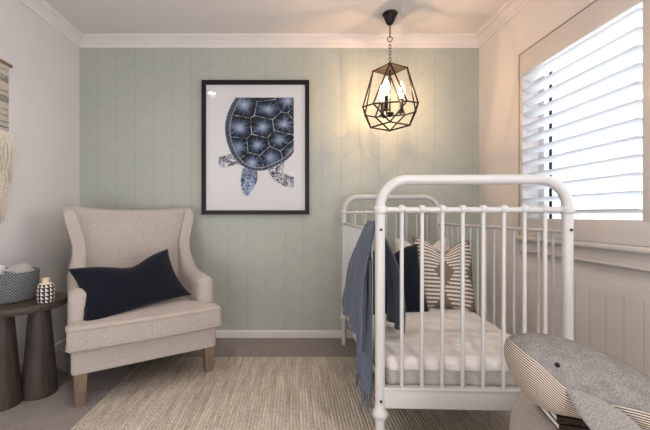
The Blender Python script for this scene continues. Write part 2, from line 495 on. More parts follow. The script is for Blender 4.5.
# ------------------------------------------------------------------ rug
rug = obj('floor_rug', box(-1.015, 1.30, .15, 2.445, .0005, .010, .003), M['rug'])
tag(rug, 'large cream and beige woven rug with fine ribs on the grey carpet', 'rug')

# ------------------------------------------------------------------ armchair
ch = thing('armchair', 'oatmeal linen wingback armchair with tapered wooden legs in the corner', 'armchair', (-1.010, 2.322, 0), R(33.4))
def inset_outline(o, d):
    n = len(o); res = []
    for i in range(n):
        a = Vector(o[i - 1]); b = Vector(o[i]); c = Vector(o[(i + 1) % n])
        t = (c - a); 
        nn = Vector((-t.y, t.x)).normalized()
        res.append((b + nn * d))
    return [(p.x, p.y) for p in res]
def round_poly(pts, r, seg=5):
    out = []; n = len(pts)
    for i in range(n):
        p0 = Vector(pts[i - 1]); p = Vector(pts[i]); p1 = Vector(pts[(i + 1) % n])
        a = (p0 - p); b = (p1 - p); rr = min(r, a.length * .45, b.length * .45)
        s = p + a.normalized() * rr; e = p + b.normalized() * rr
        for k in range(seg + 1):
            t = k / seg
            out.append(tuple((1 - t) ** 2 * s + 2 * t * (1 - t) * p + t * t * e))
    return out
def dens(o, step=.03):
    res = []
    n = len(o)
    for i in range(n):
        a = Vector(o[i]); b = Vector(o[(i + 1) % n]); m = max(1, int((b - a).length / step))
        for k in range(m): res.append(tuple(a.lerp(b, k / m)))
    return res
def padded(outline, z0, z1, r, crown, cx=0, cy=0, rings=7):
    loops = []
    for k in range(5):
        a = PI / 2 * k / 4
        loops.append([(x, y, z0 + r * (1 - math.sin(a))) for x, y in inset_outline(outline, r * (1 - math.cos(a)))][:] if False else [(x, y, z0 + r * (1 - math.sin(a))) for x, y in inset_outline(outline, r * (1 - math.cos(a)))])
    loops = []
    for k in range(5):
        a = PI / 2 * k / 4
        loops.append([(x, y, z0 + r - r * math.cos(a)) for x, y in inset_outline(outline, r - r * math.sin(a))])
    for k in range(5):
        a = PI / 2 * k / 4
        loops.append([(x, y, z1 - r + r * math.sin(a)) for x, y in inset_outline(outline, r - r * math.cos(a))])
    last = loops[-1]
    for k in range(1, rings + 1):
        q = k / rings
        sc = 1 - q * .98
        h = crown * (1 - (1 - q) ** 2)
        loops.append([(cx + (x - cx) * sc, cy + (y - cy) * sc, z1 + h) for x, y, z in last])
    return loft(loops)
# base apron
apron = dens(round_poly([(-.385, -.385), (.385, -.385), (.36, .33), (-.36, .33)], .03))
obj('seat_base', padded(apron, .165, .300, .012, 0), M['chair'], ch)
# seat cushion: T shape, outline counter-clockwise
cush = dens(round_poly([(-.405, -.43), (0, -.445), (.405, -.43), (.400, -.305), (.298, -.295), (.292, .22), (-.292, .22), (-.298, -.295), (-.400, -.305)], .035))
sc_ = obj('seat_cushion', padded(cush, .292, .425, .022, .035, 0, -.1), M['chair'], ch)
for zz in (.408, .309):
    pl = inset_outline(cush, -.001)
    obj('piping', tube([(x, y, zz) for x, y in pl], .0045, 6, closed=True), M['piping'], sc_)
# side panels with arm and wing
TOP = [(-.33, .575), (-.31, .592), (-.20, .603), (-.10, .607), (-.03, .618), (.02, .645), (.055, .69), (.078, .75), (.092, .82), (.100, .90), (.105, .97), (.115, 1.010), (.14, 1.030), (.20, 1.040), (.36, 1.040)]
def side_panel(sg):
    ys = [-.335, -.332, -.322, -.305, -.26, -.2, -.14, -.09, -.05, -.02, .005, .025, .042, .057, .069, .079, .086, .092, .096, .100, .103, .106, .110, .116, .124, .135, .155, .18, .21, .24, .27, .295, .305]
    loops = []; NL = 14; NC = 9
    for i, y in enumerate(ys):
        h = interp(TOP, y)
        pin = 1.0
        if y < -.30: pin = math.sqrt(max(0.04, 1 - ((-.30 - y) / .036) ** 2))
        if y > .27: pin = math.sqrt(max(.05, 1 - ((y - .27) / .037) ** 2))
        z0 = .30
        def cen(z):
            return .342 - .016 * math.exp(-((z - .76) / .12) ** 2) + .046 * max(0, (z - .76) / .27) ** 1.5
        def th(z): return (.052 if z < .60 else lerp(.052, .036, min(1, (z - .60) / .12))) * pin
        rt = th(h); loop = []
        zt = h - rt * .9
        for k in range(NL):
            z = lerp(z0, zt, k / (NL - 1)); loop.append((sg * (cen(z) + th(z)), y, z))
        for k in range(1, NC):
            a = PI * k / NC
            loop.append((sg * (cen(zt) + rt * math.cos(a)), y, zt + rt * .9 * math.sin(a)))
        for k in range(NL):
            z = lerp(zt, z0, k / (NL - 1)); loop.append((sg * (cen(z) - th(z)), y, z))
        # recline of the upper part
        loop = [(px, py + max(0, z - .62) * .10, z) for px, py, z in loop]
        loops.append(loop)
    return loft(loops)
for sg in (-1, 1):
    obj('armrest', side_panel(sg), M['chair'], ch, angle=70)
# backrest
loops = []
nx = 26
for i in range(nx + 1):
    u = -1 + 2 * i / nx; x = .345 * u
    curve = -.115 * abs(u) ** 3.2
    ztop = 1.018 + .020 * u * u
    lp = []
    for k in range(12):
        z = lerp(.38, ztop - .04, k / 11); lp.append((x * (1 + .10 * max(0, (z - .74) / .3)), .190 + curve + (z - .38) * .125 - .02 * math.sin(PI * (z - .38) / .64), z))
    yf = lp[-1][1]; xt = lp[-1][0]
    for k in range(1, 8):
        a = PI * k / 8
        lp.append((xt, yf + .05 - .05 * math.cos(a), ztop - .04 + .04 * math.sin(a)))
    for k in range(12):
        z = lerp(ztop - .04, .30, k / 11); lp.append((x * (1 + .10 * max(0, (z - .74) / .3)), .278 + curve * .35 + (z - .38) * .105, z))
    loops.append(lp)
obj('backrest', loft(loops), M['chair'], ch, angle=70)
def leg(x, y, dx, dy):
    l = []
    for z, s in ((.170, .031), (.165, .031), (.01, .0215), (.0, .019)):
        t = (1 - z / .17)
        ox, oy = x + dx * t, y + dy * t
        l.append([(ox - s, oy - s, z), (ox + s, oy - s, z), (ox + s, oy + s, z), (ox - s, oy + s, z)])
    return loft(l)
for (x, y, dx, dy, zb) in ((-.342, -.345, 0, 0, 0), (.342, -.345, 0, 0, .010), (-.31, .27, 0, .05, 0), (.31, .27, 0, .05, 0)):
    lv, lf = leg(x, y, dx, dy)
    lv = [(a, b, c if c > .05 else c + zb) for a, b, c in lv]
    obj('leg', (lv, lf), M['chair_leg'], ch, smooth=False)

# ------------------------------------------------------------------ pillows
def pillow_mb(w, h, t, pinch=.09, chop=0.0, n=36, wr=0.004, seed=0, taper=0):
    mb = MB(); uvs = []
    N = n + 1
    def P(i, j, sgn):
        u = -1 + 2 * i / n; v = -1 + 2 * j / n
        x = w / 2 * u * (1 - pinch * (1 - v * v) * abs(u)); y = h / 2 * v * (1 - pinch * (1 - u * u) * abs(v))
        prof = max(0, (1 - u ** 4) * (1 - v ** 4)) ** .62 * (1 - .25 * (u * u + v * v) * .5)
        z = sgn * t / 2 * prof
        y -= chop * math.exp(-(u / .42) ** 2) * max(0, (v + .25) / 1.25) ** 1.7
        z *= 1 - (.35 * math.exp(-(u / .35) ** 2) * max(0, v) ** 1.5 if chop else 0)
        if u > 0: x *= 1 - taper * (v + 1) / 2
        q = noise.noise(Vector((x * 9 + seed, y * 9, sgn * 3.0 + seed)))
        z += sgn * wr * q * prof * 1.5
        return (x, y, z)
    vs = []
    for sgn in (1, -1):
        for j in range(N):
            for i in range(N):
                vs.append(P(i, j, sgn)); uvs.append((i / n, j / n))
    f = []
    for s in (0, 1):
        o = s * N * N
        for j in range(n):
            for i in range(n):
                q = (o + j * N + i, o + j * N + i + 1, o + (j + 1) * N + i + 1, o + (j + 1) * N + i)
                f.append(q if s == 0 else tuple(reversed(q)))
    mb.v = vs; mb.f = f
    return mb, uvs
def make_pillow(name, w, h, t, mat, loc, yaw, lean, roll=0, parent=None, **kw):
    mb, uvs = pillow_mb(w, h, t, **kw)
    me = bpy.data.meshes.new(name); me.from_pydata(mb.v, [], mb.f); me.update()
    ul = me.uv_layers.new(name='UVMap')
    for lo in me.loops: ul.data[lo.index].uv = uvs[lo.vertex_index]
    bm = bmesh.new(); bm.from_mesh(me); bmesh.ops.remove_doubles(bm, verts=bm.verts[:], dist=1e-5); bm.to_mesh(me); bm.free()
    for p in me.polygons: p.use_smooth = True
    me.materials.append(mat)
    o = bpy.data.objects.new(name, me); C.objects.link(o)
    m = Matrix.Rotation(yaw, 4, 'Z') @ Matrix.Rotation(PI / 2 - lean, 4, 'X') @ Matrix.Rotation(roll, 4, 'Z')
    o.rotation_euler = m.to_euler(); o.location = loc
    return o
p = make_pillow('lumbar_cushion', .62, .325, .13, M['navy'], (-.922, 2.07, .585), R(41), R(22), R(8), pinch=.12, chop=.045, seed=3, taper=.2)
tag(p, 'dark navy rectangular cushion resting on the seat of the wingback armchair', 'cushion')

# ------------------------------------------------------------------ side table
tx, ty = -1.478, 1.925
tb = thing('side_table', 'round dark-stained wooden side table on two tapered drum legs beside the armchair', 'side table', (tx, ty, 0))
obj('table_top', lathe([(.20, .482), (.216, .486), (.220, .494), (.220, .514), (.216, .522), (.19, .524), (.01, .524)], 48), M['dark_top'], tb)
for (lx, ly) in ((-1.400 - tx, 1.965 - ty), (-1.509 - tx, 1.845 - ty)):
    obj('leg', lathe([(.084, 0), (.086, .004), (.085, .02), (.050, .476), (.049, .484)], 32, lx, ly), M['dark_wood'], tb)

bx_, by_ = -1.548, 1.928
bk = thing('storage_basket', 'grey woven fabric basket on the dark side table', 'basket', (bx_, by_, .5245))
obj('basket_body', lathe([(.118, 0), (.130, .004), (.136, .03), (.141, .08), (.143, .138), (.146, .150), (.143, .156), (.138, .152), (.135, .14), (.130, .05), (.118, .02), (.005, .018)], 48), M['basket'], bk)
def lump(cx, cy, cz, rx, ry, rz, seed, amp=.22, n=20, m=12):
    L = []
    for i in range(m + 1):
        th = PI * i / m
        row = []
        for k in range(n):
            a = 2 * PI * k / n
            d = Vector((max(math.sin(th), .03) * math.cos(a), max(math.sin(th), .03) * math.sin(a), -math.cos(th)))
            q = 1 + amp * noise.noise(d * 1.7 + Vector((seed, 0, 0))) + amp * .5 * abs(noise.noise(d * 4 + Vector((0, seed, 0))))
            row.append((cx + d.x * rx * q, cy + d.y * ry * q, cz + d.z * rz * q))
        L.append(row)
    return loft(L)
tag(obj('folded_cloth', lump(-1.612, 1.905, .662, .050, .080, .058, 2.0, .35), M['white_cloth']), 'white folded cloth in the left of the grey basket', 'cloth', 'cloths in the grey basket')
tag(obj('folded_cloth', lump(-1.490, 1.945, .650, .052, .082, .062, 7.0, .35), M['grey_cloth']), 'pale grey cloth folded inside the basket beside the white one', 'cloth', 'cloths in the grey basket')
va = obj('bud_vase', lathe([(.030, 0), (.041, .002), (.046, .012), (.0475, .045), (.046, .085), (.041, .102), (.028, .110), (.0185, .113), (.018, .122), (.021, .130), (.0235, .134), (.0215, .136), (.015, .130), (.013, .115), (.002, .113)], 32), M['vase'])
va.location = (-1.298, 1.868, .5245); va.scale = (.88, .88, .92)
tag(va, 'small black and white patterned vase with cream neck beside the basket', 'vase')

# ------------------------------------------------------------------ wall hanging on the left wall
wh = thing('wall_hanging', 'woven natural wool wall hanging with tassels on the left wall', 'wall hanging', (XL, 1.9, 1.86))
W0, W1 = 1.70, 2.127
def rel(mb): return mb.xf(Matrix.Translation((-XL, -1.9, -1.86)))
obj('dowel', rel(MB().add(*tube([(XL + .020, W0 - .03, 1.872), (XL + .020, 1.9, 1.876), (XL + .020, W1 + .018, 1.872)], .010, 10))), M['chair_leg'], wh)
hang_mat = M['hanging']
pan = obj('woven_panel', MB().add(*box(XL + .004, XL + .020, W0, W1, 1.45, 1.872, .004)), hang_mat, None)
pan.parent = wh; pan.location = (-XL, -1.9, -1.86)
def strands(z0, z1, flare, y0, y1, n, r, xo, seed):
    random.seed(seed); mb = MB()
    for k in range(n):
        q = k / (n - 1); y = lerp(y0, y1, q); yy = y + (q - .5) * flare + random.uniform(-.008, .008)
        L = random.uniform(0, .05) + .06 * (1 - math.sin(PI * q)) * 0
        pts = []; bul = random.uniform(.012, .032)
        for i in range(7):
            t = i / 6
            pts.append((XL + xo + bul * math.sin(PI * min(1, t * 1.1)) * .8 + random.uniform(0, .003), lerp(y, yy, t ** .7) + random.uniform(-.003, .003), lerp(z0, z1 + L, t)))
        mb.add(*tube(pts, [r * (1 if i < 6 else .5) for i in range(7)], 5))
    return mb
obj('tassel_fringe', rel(strands(1.47, 1.165, .035, W0 + .01, W1 + .005, 60, .0055, .020, 3)), M['yarn'], wh)
obj('tassel_fringe', rel(strands(1.30, .930, .02, W0 + .03, W1 - .030, 54, .0055, .008, 5)), M['yarn'], wh)

# ------------------------------------------------------------------ framed turtle print
PX0, PX1, PZ0, PZ1 = -.733, .121, .985, 2.050
pc = thing('picture_frame', 'black framed print of a blue sea turtle on the green wall', 'picture', ((PX0 + PX1) / 2, YB, PZ0))
def relp(mb): return mb.xf(Matrix.Translation((-(PX0 + PX1) / 2, -YB, -PZ0)))
fw = .032; y0, y1 = YB - .034, YB - .002
f_ = MB()
prof = [(0, y1), (0, y0 + .002), (.002, y0), (fw - .003, y0), (fw, y0 + .004), (fw, y1)]
ring = []
for (cx, cz, sx, sz) in ((PX0, PZ0, 1, 1), (PX1, PZ0, -1, 1), (PX1, PZ1, -1, -1), (PX0, PZ1, 1, -1)):
    ring.append([(cx + sx * o, y, cz + sz * o) for o, y in prof])
f_.add(*loft(ring, closed=True))
obj('frame', relp(f_), M['black'], pc, smooth=False)
# the sheet of paper with the illustration, colours computed per vertex
def turtle(u, v):
    """u,v in zoom-crop units of the printed area (318 x 430 sheet); returns rgb (sRGB 0..255)"""
    paper = (232, 231, 232)
    col = paper
    fb = lambda a, b, s=1.0: noise.noise(Vector((a * s, b * s, 1.3)))
    def mixc(a, b, t): t = max(0, min(1, t)); return tuple(a[i] + (b[i] - a[i]) * t for i in range(3))
    # clip to the print rectangle
    if not (14 <= u <= 294 and 27 <= v <= 412): return paper
    # limbs
    def poly_d(poly):
        ins = False; dm = 1e9; n = len(poly)
        for i in range(n):
            x1, y1 = poly[i]; x2, y2 = poly[(i + 1) % n]
            if (y1 > v) != (y2 > v) and u < (x2 - x1) * (v - y1) / (y2 - y1) + x1: ins = not ins
            dx, dy = x2 - x1, y2 - y1; t = max(0, min(1, ((u - x1) * dx + (v - y1) * dy) / (dx * dx + dy * dy)))
            d = math.hypot(u - x1 - t * dx, v - y1 - t * dy); dm = min(dm, d)
        return dm if ins else -dm
    def spots(scale, dark, light, seed):
        d = noise.voronoi(Vector((u / scale, v / scale, seed)))[0]
        return mixc(dark, light, (d[1] - d[0] - .04) / .16) if True else None
    lf = poly_d([(110, 236), (62, 234), (30, 246), (12, 250), (10, 272), (16, 286), (34, 292), (60, 284), (84, 278), (120, 290)])
    rf = poly_d([(190, 280), (204, 316), (222, 340), (256, 360), (300, 368), (300, 326), (274, 318), (256, 302), (262, 262)])
    hd = poly_d([(102, 288), (160, 290), (160, 322), (156, 348), (146, 366), (134, 380), (126, 396), (112, 398), (104, 386), (98, 372), (94, 350), (96, 326)])
    for dd, sc in ((lf, 8), (rf, 8)):
        if dd > 0:
            c = mixc((226, 226, 230), (150, 152, 166), .5 + fb(u, v, .05))
            s = noise.voronoi(Vector((u / sc, v / sc, 2.0)))[0]
            k = (.50 - s[0]) / .14
            lowm = 1.0 if (dd < 30) else .6
            c = mixc(c, (58, 60, 76), k * lowm * (.5 + .5 * max(0, min(1, .6 + fb(u, v, .03) * 2))))
            col = mixc(paper, c, dd / 3.0)
    if hd > 0:
        s = noise.voronoi(Vector((u / 10, v / 10, 5.0)))[0]
        c = mixc((150, 168, 205), (74, 84, 112), (.5 - s[0]) / .25)
        c = mixc((196, 202, 218), c, (s[1] - s[0]) / .16)
        if 296 < v < 330: c = mixc(c, (96, 98, 116), .35)
        for ex in (101, 155):
            de = math.hypot(u - ex, (v - 336) * .8)
            if de < 9: c = mixc((26, 28, 40), c, de / 9)
        col = mixc(paper, c, hd / 2.5)
    # shell
    shell_o = [(80, 20), (58, 55), (44, 90), (36, 125), (36, 160), (43, 195), (55, 228), (72, 256), (94, 279), (120, 296), (150, 303), (182, 302), (214, 291), (244, 276), (268, 262), (286, 246), (300, 224), (320, 60), (320, 10)]
    shell_i = [(104, 14), (80, 55), (64, 92), (56, 126), (55, 160), (62, 193), (72, 224), (88, 250), (106, 270), (128, 284), (152, 290), (180, 289), (210, 279), (238, 265), (262, 250), (282, 232), (306, 200), (330, 60), (330, 10)]
    so = poly_d(shell_o)
    if so > 0:
        si = poly_d(shell_i)
        if si < 0:
            a = math.atan2(v - 150, u - 185)
            seg = abs(((a * 11) % 1.0) - .5) * 2
            c = mixc((84, 98, 122), (46, 54, 74), seg)
            c = mixc(c, (190, 196, 205), 1 if seg > .93 else 0)
            c = mixc(c, (214, 216, 216), 1 - (-si) / 2.2)
            col = mixc(paper, c, so / 2.5)
        else:
            seeds = [(110, 55), (196, 70), (272, 40), (92, 142), (178, 138), (258, 128), (84, 212), (158, 206), (242, 186), (139, 272), (208, 252), (186, 6), (290, 232), (320, 82)]
            ds = sorted((math.hypot((u - sx) * 1.0, (v - sy) * 1.08), k) for k, (sx, sy) in enumerate(seeds))
            d1, k1 = ds[0]; d2 = ds[1][0]
            sx, sy = seeds[k1]
            edge = d2 - d1 + 3 * fb(u, v, .08)
            a = math.atan2(v - sy, u - sx)
            streak = noise.noise(Vector((math.cos(a) * 5, math.sin(a) * 5, k1 * 3.7))) + .5 * noise.noise(Vector((math.cos(a) * 14, math.sin(a) * 14, k1 * 1.7)))
            q = d1 / (d1 + edge * .5 + 1e-6)   # 0 centre, 1 edge
            base = mixc((196, 204, 220), (98, 116, 144), q * 1.8)
            base = mixc(base, (26, 31, 44), (q - .44 + streak * .45) * 2.2)
            teal = fb(u, v, .02)
            base = mixc(base, (78, 108, 122), max(0, teal) * .8 * (1 - q))
            lw = 0.2
            base = mixc((198, 202, 206), base, (edge - lw) / 3.4)
            base = mixc((206, 208, 208), base, si / 2.0)
            col = base
    return col
SX0, SX1, SZ0, SZ1 = PX0 + fw - .002, PX1 - fw + .002, PZ0 + fw - .002, PZ1 - fw + .002
# fine grid over the illustrated window, flat paper around
ax0 = (215 + 8 / 3.74 - 294) * 2.84 / 357; ax1 = (215 + 300 / 3.74 - 294) * 2.84 / 357
az1 = CAMZ + (215 - (90 + 20 / 3.74)) * 2.84 / 357; az0 = CAMZ + (215 - (90 + 416 / 3.74)) * 2.84 / 357
gx = [SX0] + [lerp(ax0, ax1, i / 190) for i in range(191)] + [SX1]
gz = [SZ0] + [lerp(az0, az1, i / 250) for i in range(251)] + [SZ1]
vs = []; cols = []
for z in gz:
    for x in gx:
        vs.append((x, YB - .012, z))
        uu = ((x * 357 / 2.84 + 294) - 215) * 3.74; vv = ((215 - (z - CAMZ) * 357 / 2.84) - 90) * 3.74
        cols.append(turtle(uu, vv))
nxg = len(gx); fs = []
for j in range(len(gz) - 1):
    for i in range(nxg - 1): fs.append((j * nxg + i, j * nxg + i + 1, (j + 1) * nxg + i + 1, (j + 1) * nxg + i))
def m_print():
    t = NT('printed_paper'); a = t.node('ShaderNodeVertexColor'); a.layer_name = 'ink'
    n = t.noise(t.coord(), 300, 2)
    t.col(t.mix(1.0, a.outputs[0], t.ramp(n, [(0.3, (.96, .96, .96, 1)), (.7, (1, 1, 1, 1))]), 'MULTIPLY')); t.rough(.9, .1); return t.m
pm = MB().add(vs, fs); pr = obj('art_print', relp(pm), m_print(), pc, smooth=False, recalc=False)
ca = pr.data.color_attributes.new('ink', 'FLOAT_COLOR', 'POINT')
for i, c in enumerate(cols): ca.data[i].color = srgb(*c)
obj('picture_glass', relp(MB().add(*box(SX0, SX1, YB - .020, YB - .018, SZ0, SZ1))), M['glass'], pc, smooth=False)

# ------------------------------------------------------------------ pendant lantern
LX, LY = .676, 2.515
pd = thing('pendant_light', 'black geometric cage pendant light with three lit candle bulbs hanging from the ceiling', 'pendant light', (LX, LY, H), R(-15))
def pz(z): return z - H
obj('ceiling_rose', lathe([(.002, 0), (.050, 0), (.053, -.006), (.050, -.013), (.043, -.018), (.042, -.028), (.038, -.038), (.028, -.062), (.020, -.076), (.012, -.082), (.002, -.084)], 28), M['black_metal'], pd)
obj('drop_rod', tube([(0, 0, -.085), (0, 0, -.165)], .0042, 8), M['black_metal'], pd)
cn = MB()
def ring_(c, r, rr, yaw, sz=1.0, n=16):
    return tube([(c[0] + r * math.cos(a) * math.cos(yaw), c[1] + r * math.cos(a) * math.sin(yaw), c[2] + sz * r * math.sin(a)) for a in [2 * PI * k / n for k in range(n)]], rr, 6, closed=True)
cn.add(*ring_((0, 0, -.182), .017, .003, 0))
zc = -.212; k = 0
while zc > -.372:
    cn.add(*ring_((0, 0, zc), .0085, .0022, (PI / 2 if k % 2 == 0 else 0), 1.7)); zc -= .0225; k += 1
obj('chain', cn, M['black_metal'], pd)
ZT, ZM, ZB = pz(2.005), pz(1.723), pz(1.604)
topc = [(0, -.112, ZT), (.116, 0, ZT), (0, .112, ZT), (-.116, 0, ZT)]
octo = [(-.107, -.168, ZM), (.107, -.168, ZM), (.180, -.107, ZM), (.180, .107, ZM), (.107, .168, ZM), (-.107, .168, ZM), (-.180, .107, ZM), (-.180, -.107, ZM)]
botc = [(0, -.130, ZB), (.132, 0, ZB), (0, .130, ZB), (-.132, 0, ZB)]
cg = MB(); rb = .0058
def bar(a, b): cg.add(*tube([a, b], rb, 6))
for q in range(4): bar(topc[q], topc[(q + 1) % 4]); bar(botc[q], botc[(q + 1) % 4])
for q in range(8): bar(octo[q], octo[(q + 1) % 8])
for q in range(4):
    for w_ in (2 * q, 2 * q + 1): bar(topc[q], octo[w_]); bar(octo[w_], botc[q])
for p_ in topc + octo + botc: cg.add(*ball(p_, .0080, 8, 5))
obj('cage', cg, M['black_metal'], pd)
obj('cap_plate', loft([[(x * .99, y * .99, ZT - .002) for x, y, z in topc], [(x * .99, y * .99, ZT + .003) for x, y, z in topc], [(x * .05, y * .05, ZT + .018) for x, y, z in topc]]), M['bronze'], pd, smooth=False)
obj('centre_stem', tube([(0, 0, ZT), (0, 0, ZM + .02), (0, 0, ZM - .045)], .006, 8), M['black_metal'], pd)
hub = obj('hub', lathe([(.002, ZM - .055), (.012, ZM - .050), (.026, ZM - .038), (.028, ZM - .026), (.016, ZM - .018), (.002, ZM - .016)], 16), M['black_metal'], pd)
bulbs = []
for a in (R(12), R(132), R(252)):
    bxx, byy = .080 * math.cos(a), .080 * math.sin(a)
    obj('lamp_arm', tube([(0, 0, ZM - .03), (bxx * .5, byy * .5, ZM - .045), (bxx * .9, byy * .9, ZM - .040), (bxx, byy, ZM - .022)], .005, 8), M['black_metal'], pd)
    obj('candle_sleeve', lathe([(.004, ZM - .028), (.021, ZM - .026), (.022, ZM - .020), (.013, ZM - .016), (.0125, ZM + .075), (.002, ZM + .076)], 14, bxx, byy), M['black_metal'], pd)
    zb = ZM + .076
    bb = obj('bulb', lathe([(.010, zb), (.012, zb + .008), (.023, zb + .030), (.0275, zb + .048), (.024, zb + .072), (.014, zb + .100), (.006, zb + .118), (.0006, zb + .124)], 18, bxx, byy), M['bulb_glass'], pd)
    fil = MB()
    for kk in range(4):
        aa = kk * PI / 2 + .4
        fil.add(*tube([(bxx + .004 * math.cos(aa), byy + .004 * math.sin(aa), zb + .010), (bxx + .013 * math.cos(aa), byy + .013 * math.sin(aa), zb + .040), (bxx + .005 * math.cos(aa), byy + .005 * math.sin(aa), zb + .078)], .0022, 5))
    obj('filament', fil, M['filament'], bb)
    bulbs.append((LX + bxx * math.cos(R(-15)) - byy * math.sin(R(-15)), LY + bxx * math.sin(R(-15)) + byy * math.cos(R(-15)), H + zb + .045))

# ------------------------------------------------------------------ downlight (seen as the reflection in the picture glass)
dl = thing('downlight', 'round recessed ceiling downlight mirrored as a bright spot in the picture glass', 'downlight', (-.95, 1.53, H))
obj('bezel', lathe([(.050, 0), (.056, -.001), (.056, -.006), (.046, -.008), (.044, -.002)], 28), M['trim'], dl)
obj('lamp_lens', lathe([(.002, -.003), (.044, -.003), (.044, -.001), (.002, -.001)], 28), M['lamp_disc'], dl)

# ------------------------------------------------------------------ cot
COT_RZ = R(-2.0)
CW, CL = .703, 1.325
ct = thing('cot', 'white metal spindle cot with curved tubular ends and knobbed rails', 'cot', (.331, 1.374, 0), COT_RZ)
RP = .0190
def end_frame(y):
    z_top = 1.115; r = .105; path = []
    path.append((0, y, .215)); path.append((0, y, .6)); path.append((0, y, z_top - r))
    for k in range(1, 10):
        a = PI / 2 * k / 9; path.append((r - r * math.cos(a), y, z_top - r + r * math.sin(a)))
    for k in range(0, 10):
        a = PI / 2 * k / 9; path.append((CW - r + r * math.sin(a), y, z_top - r + r * math.cos(a)))
    path += [(CW, y, .6), (CW, y, .215)]
    return MB().add(*tube(path, RP, 16))
foot_prof = [(.012, 0), (.0165, .002), (.017, .03), (.0175, .10), (.0185, .185), (.020, .198), (.027, .203), (.030, .212), (.030, .220), (.026, .228), (.0215, .234), (.0205, .26)]
foot0 = None; sp0 = None
for y, fl in ((0, -1), (CL, 1)):
    obj('end_frame', end_frame(y), M['cot'], ct, angle=60)
    for x in (0, CW):
        if foot0 is None:
            foot0 = obj('foot', lathe(foot_prof, 18), M['cot'], ct)
            foot0.location = (x, y, 0); fo = foot0
        else:
            fo = child(foot0, ct, (x, y, 0))
        if x < 1.0 and y == 0: fo.location.z = .0105; fo.scale.z = .96
    for x in (0, CW):
        obj('collar', lathe([(.0190, .984), (.0225, .987), (.0245, .993), (.0245, 1.007), (.0225, 1.013), (.0190, 1.016)], 18, x, y), M['cot'], ct)
        for zb in (.924, .272):
            obj('bolt', MB().add(*tube([(x, y - fl * -.0165, zb), (x, y + fl * .0225, zb)], .0055, 8)), M['bolt'], ct)
    obj('top_rail', tube([(0, y, 1.0), (CW, y, 1.0)], .0105, 12), M['cot'], ct)
    br = MB().add(*box(.005, CW - .005, y - .012, y + .012, .241, .318, .004)).add(*box(.005, CW - .005, y - .016, y + .016, .310, .322, .004))
    obj('bottom_rail', br, M['cot'], ct)
    for k in range(8):
        x = CW / 2 + (k - 3.5) * .0768
        if sp0 is None:
            sp0 = obj('spindle', MB().add(*tube([(0, 0, .315), (0, 0, 1.0)], .0076, 10)), M['cot'], ct)
            kb0 = obj('knob', MB().add(*ball((0, 0, 1.003), .0165, 14, 8)), M['cot'], sp0)
            sp0.location = (x, y, 0)
        else:
            s_ = child(sp0, ct, (x, y, 0)); child(kb0, s_)
ss0 = None
for x in (0, CW):
    sx = x
    obj('side_rail', MB().add(*tube([(sx, .02, .915), (sx, CL - .02, .915)], .0085, 10)), M['cot'], ct)
    obj('side_rail', MB().add(*box(sx - .010, sx + .010, .02, CL - .02, .272, .335, .004)), M['cot'], ct)
    for k in range(14):
        y = .08 + k * (CL - .16) / 13
        if ss0 is None:
            ss0 = obj('spindle', MB().add(*tube([(0, 0, .33), (0, 0, .915)], .0052, 8)), M['cot'], ct); ss0.location = (sx, y, 0)
        else: child(ss0, ct, (sx, y, 0))

# mattress with quilted cover
cotm = Matrix.Translation((.331, 1.374, 0)) @ Matrix.Rotation(COT_RZ, 4, 'Z')
def soft_slab(m, z0, z1, r, rb, amp, seed):
    x0, x1, y0_, y1_ = m, CW - m, m, CL - m
    o = dens(round_poly([(x0, y0_), (x1, y0_), (x1, y1_), (x0, y1_)], .05, 6), .018)
    loops = []
    for k in range(4):
        a = PI / 2 * k / 3; loops.append([(x, y, z0 + rb - rb * math.cos(a)) for x, y in inset_outline(o, rb - rb * math.sin(a))])
    for k in range(1, 6): loops.append([(x, y, lerp(z0 + rb, z1 - r, k / 6)) for x, y in o])
    for k in range(7):
        a = PI / 2 * k / 6; loops.append([(x, y, z1 - r + r * math.sin(a)) for x, y in inset_outline(o, r - r * math.cos(a))])
    last = loops[-1]; cx, cy = (x0 + x1) / 2, (y0_ + y1_) / 2
    for k in range(1, 30):
        s = 1 - k / 29.5
        loops.append([(cx + (x - cx) * s, cy + (y - cy) * s, z1 + .008 * (1 - s)) for x, y, z in last])
    v, f = loft(loops)
    out = []
    for (x, y, z) in v:
        n1 = noise.noise(Vector((x * 9 + seed, y * 9, z * 9))) * .008 + noise.noise(Vector((x * 26, y * 22, z * 16 + seed))) * .006
        w = max(0, min(1, (z - z1 + r * 1.2) / r))
        nx = (n1 if x > cx else -n1) * amp * .35 if abs(x - cx) > (x1 - x0) / 2 - .03 else 0
        ny = (n1 if y > cy else -n1) * amp if abs(y - cy) > (y1_ - y0_) / 2 - .06 else 0
        out.append((x + nx * (1 - w), y + ny * (1 - w), z + n1 * .8 * w))
    return MB().add(out, f)
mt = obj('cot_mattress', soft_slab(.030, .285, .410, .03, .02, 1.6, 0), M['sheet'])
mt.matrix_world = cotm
tag(mt, 'mattress with a cream quilted cover inside the white metal cot', 'mattress')
qc = obj('quilted_cover', soft_slab(.020, .372, .426, .030, .010, 1.4, 5), M['quilt'], mt)

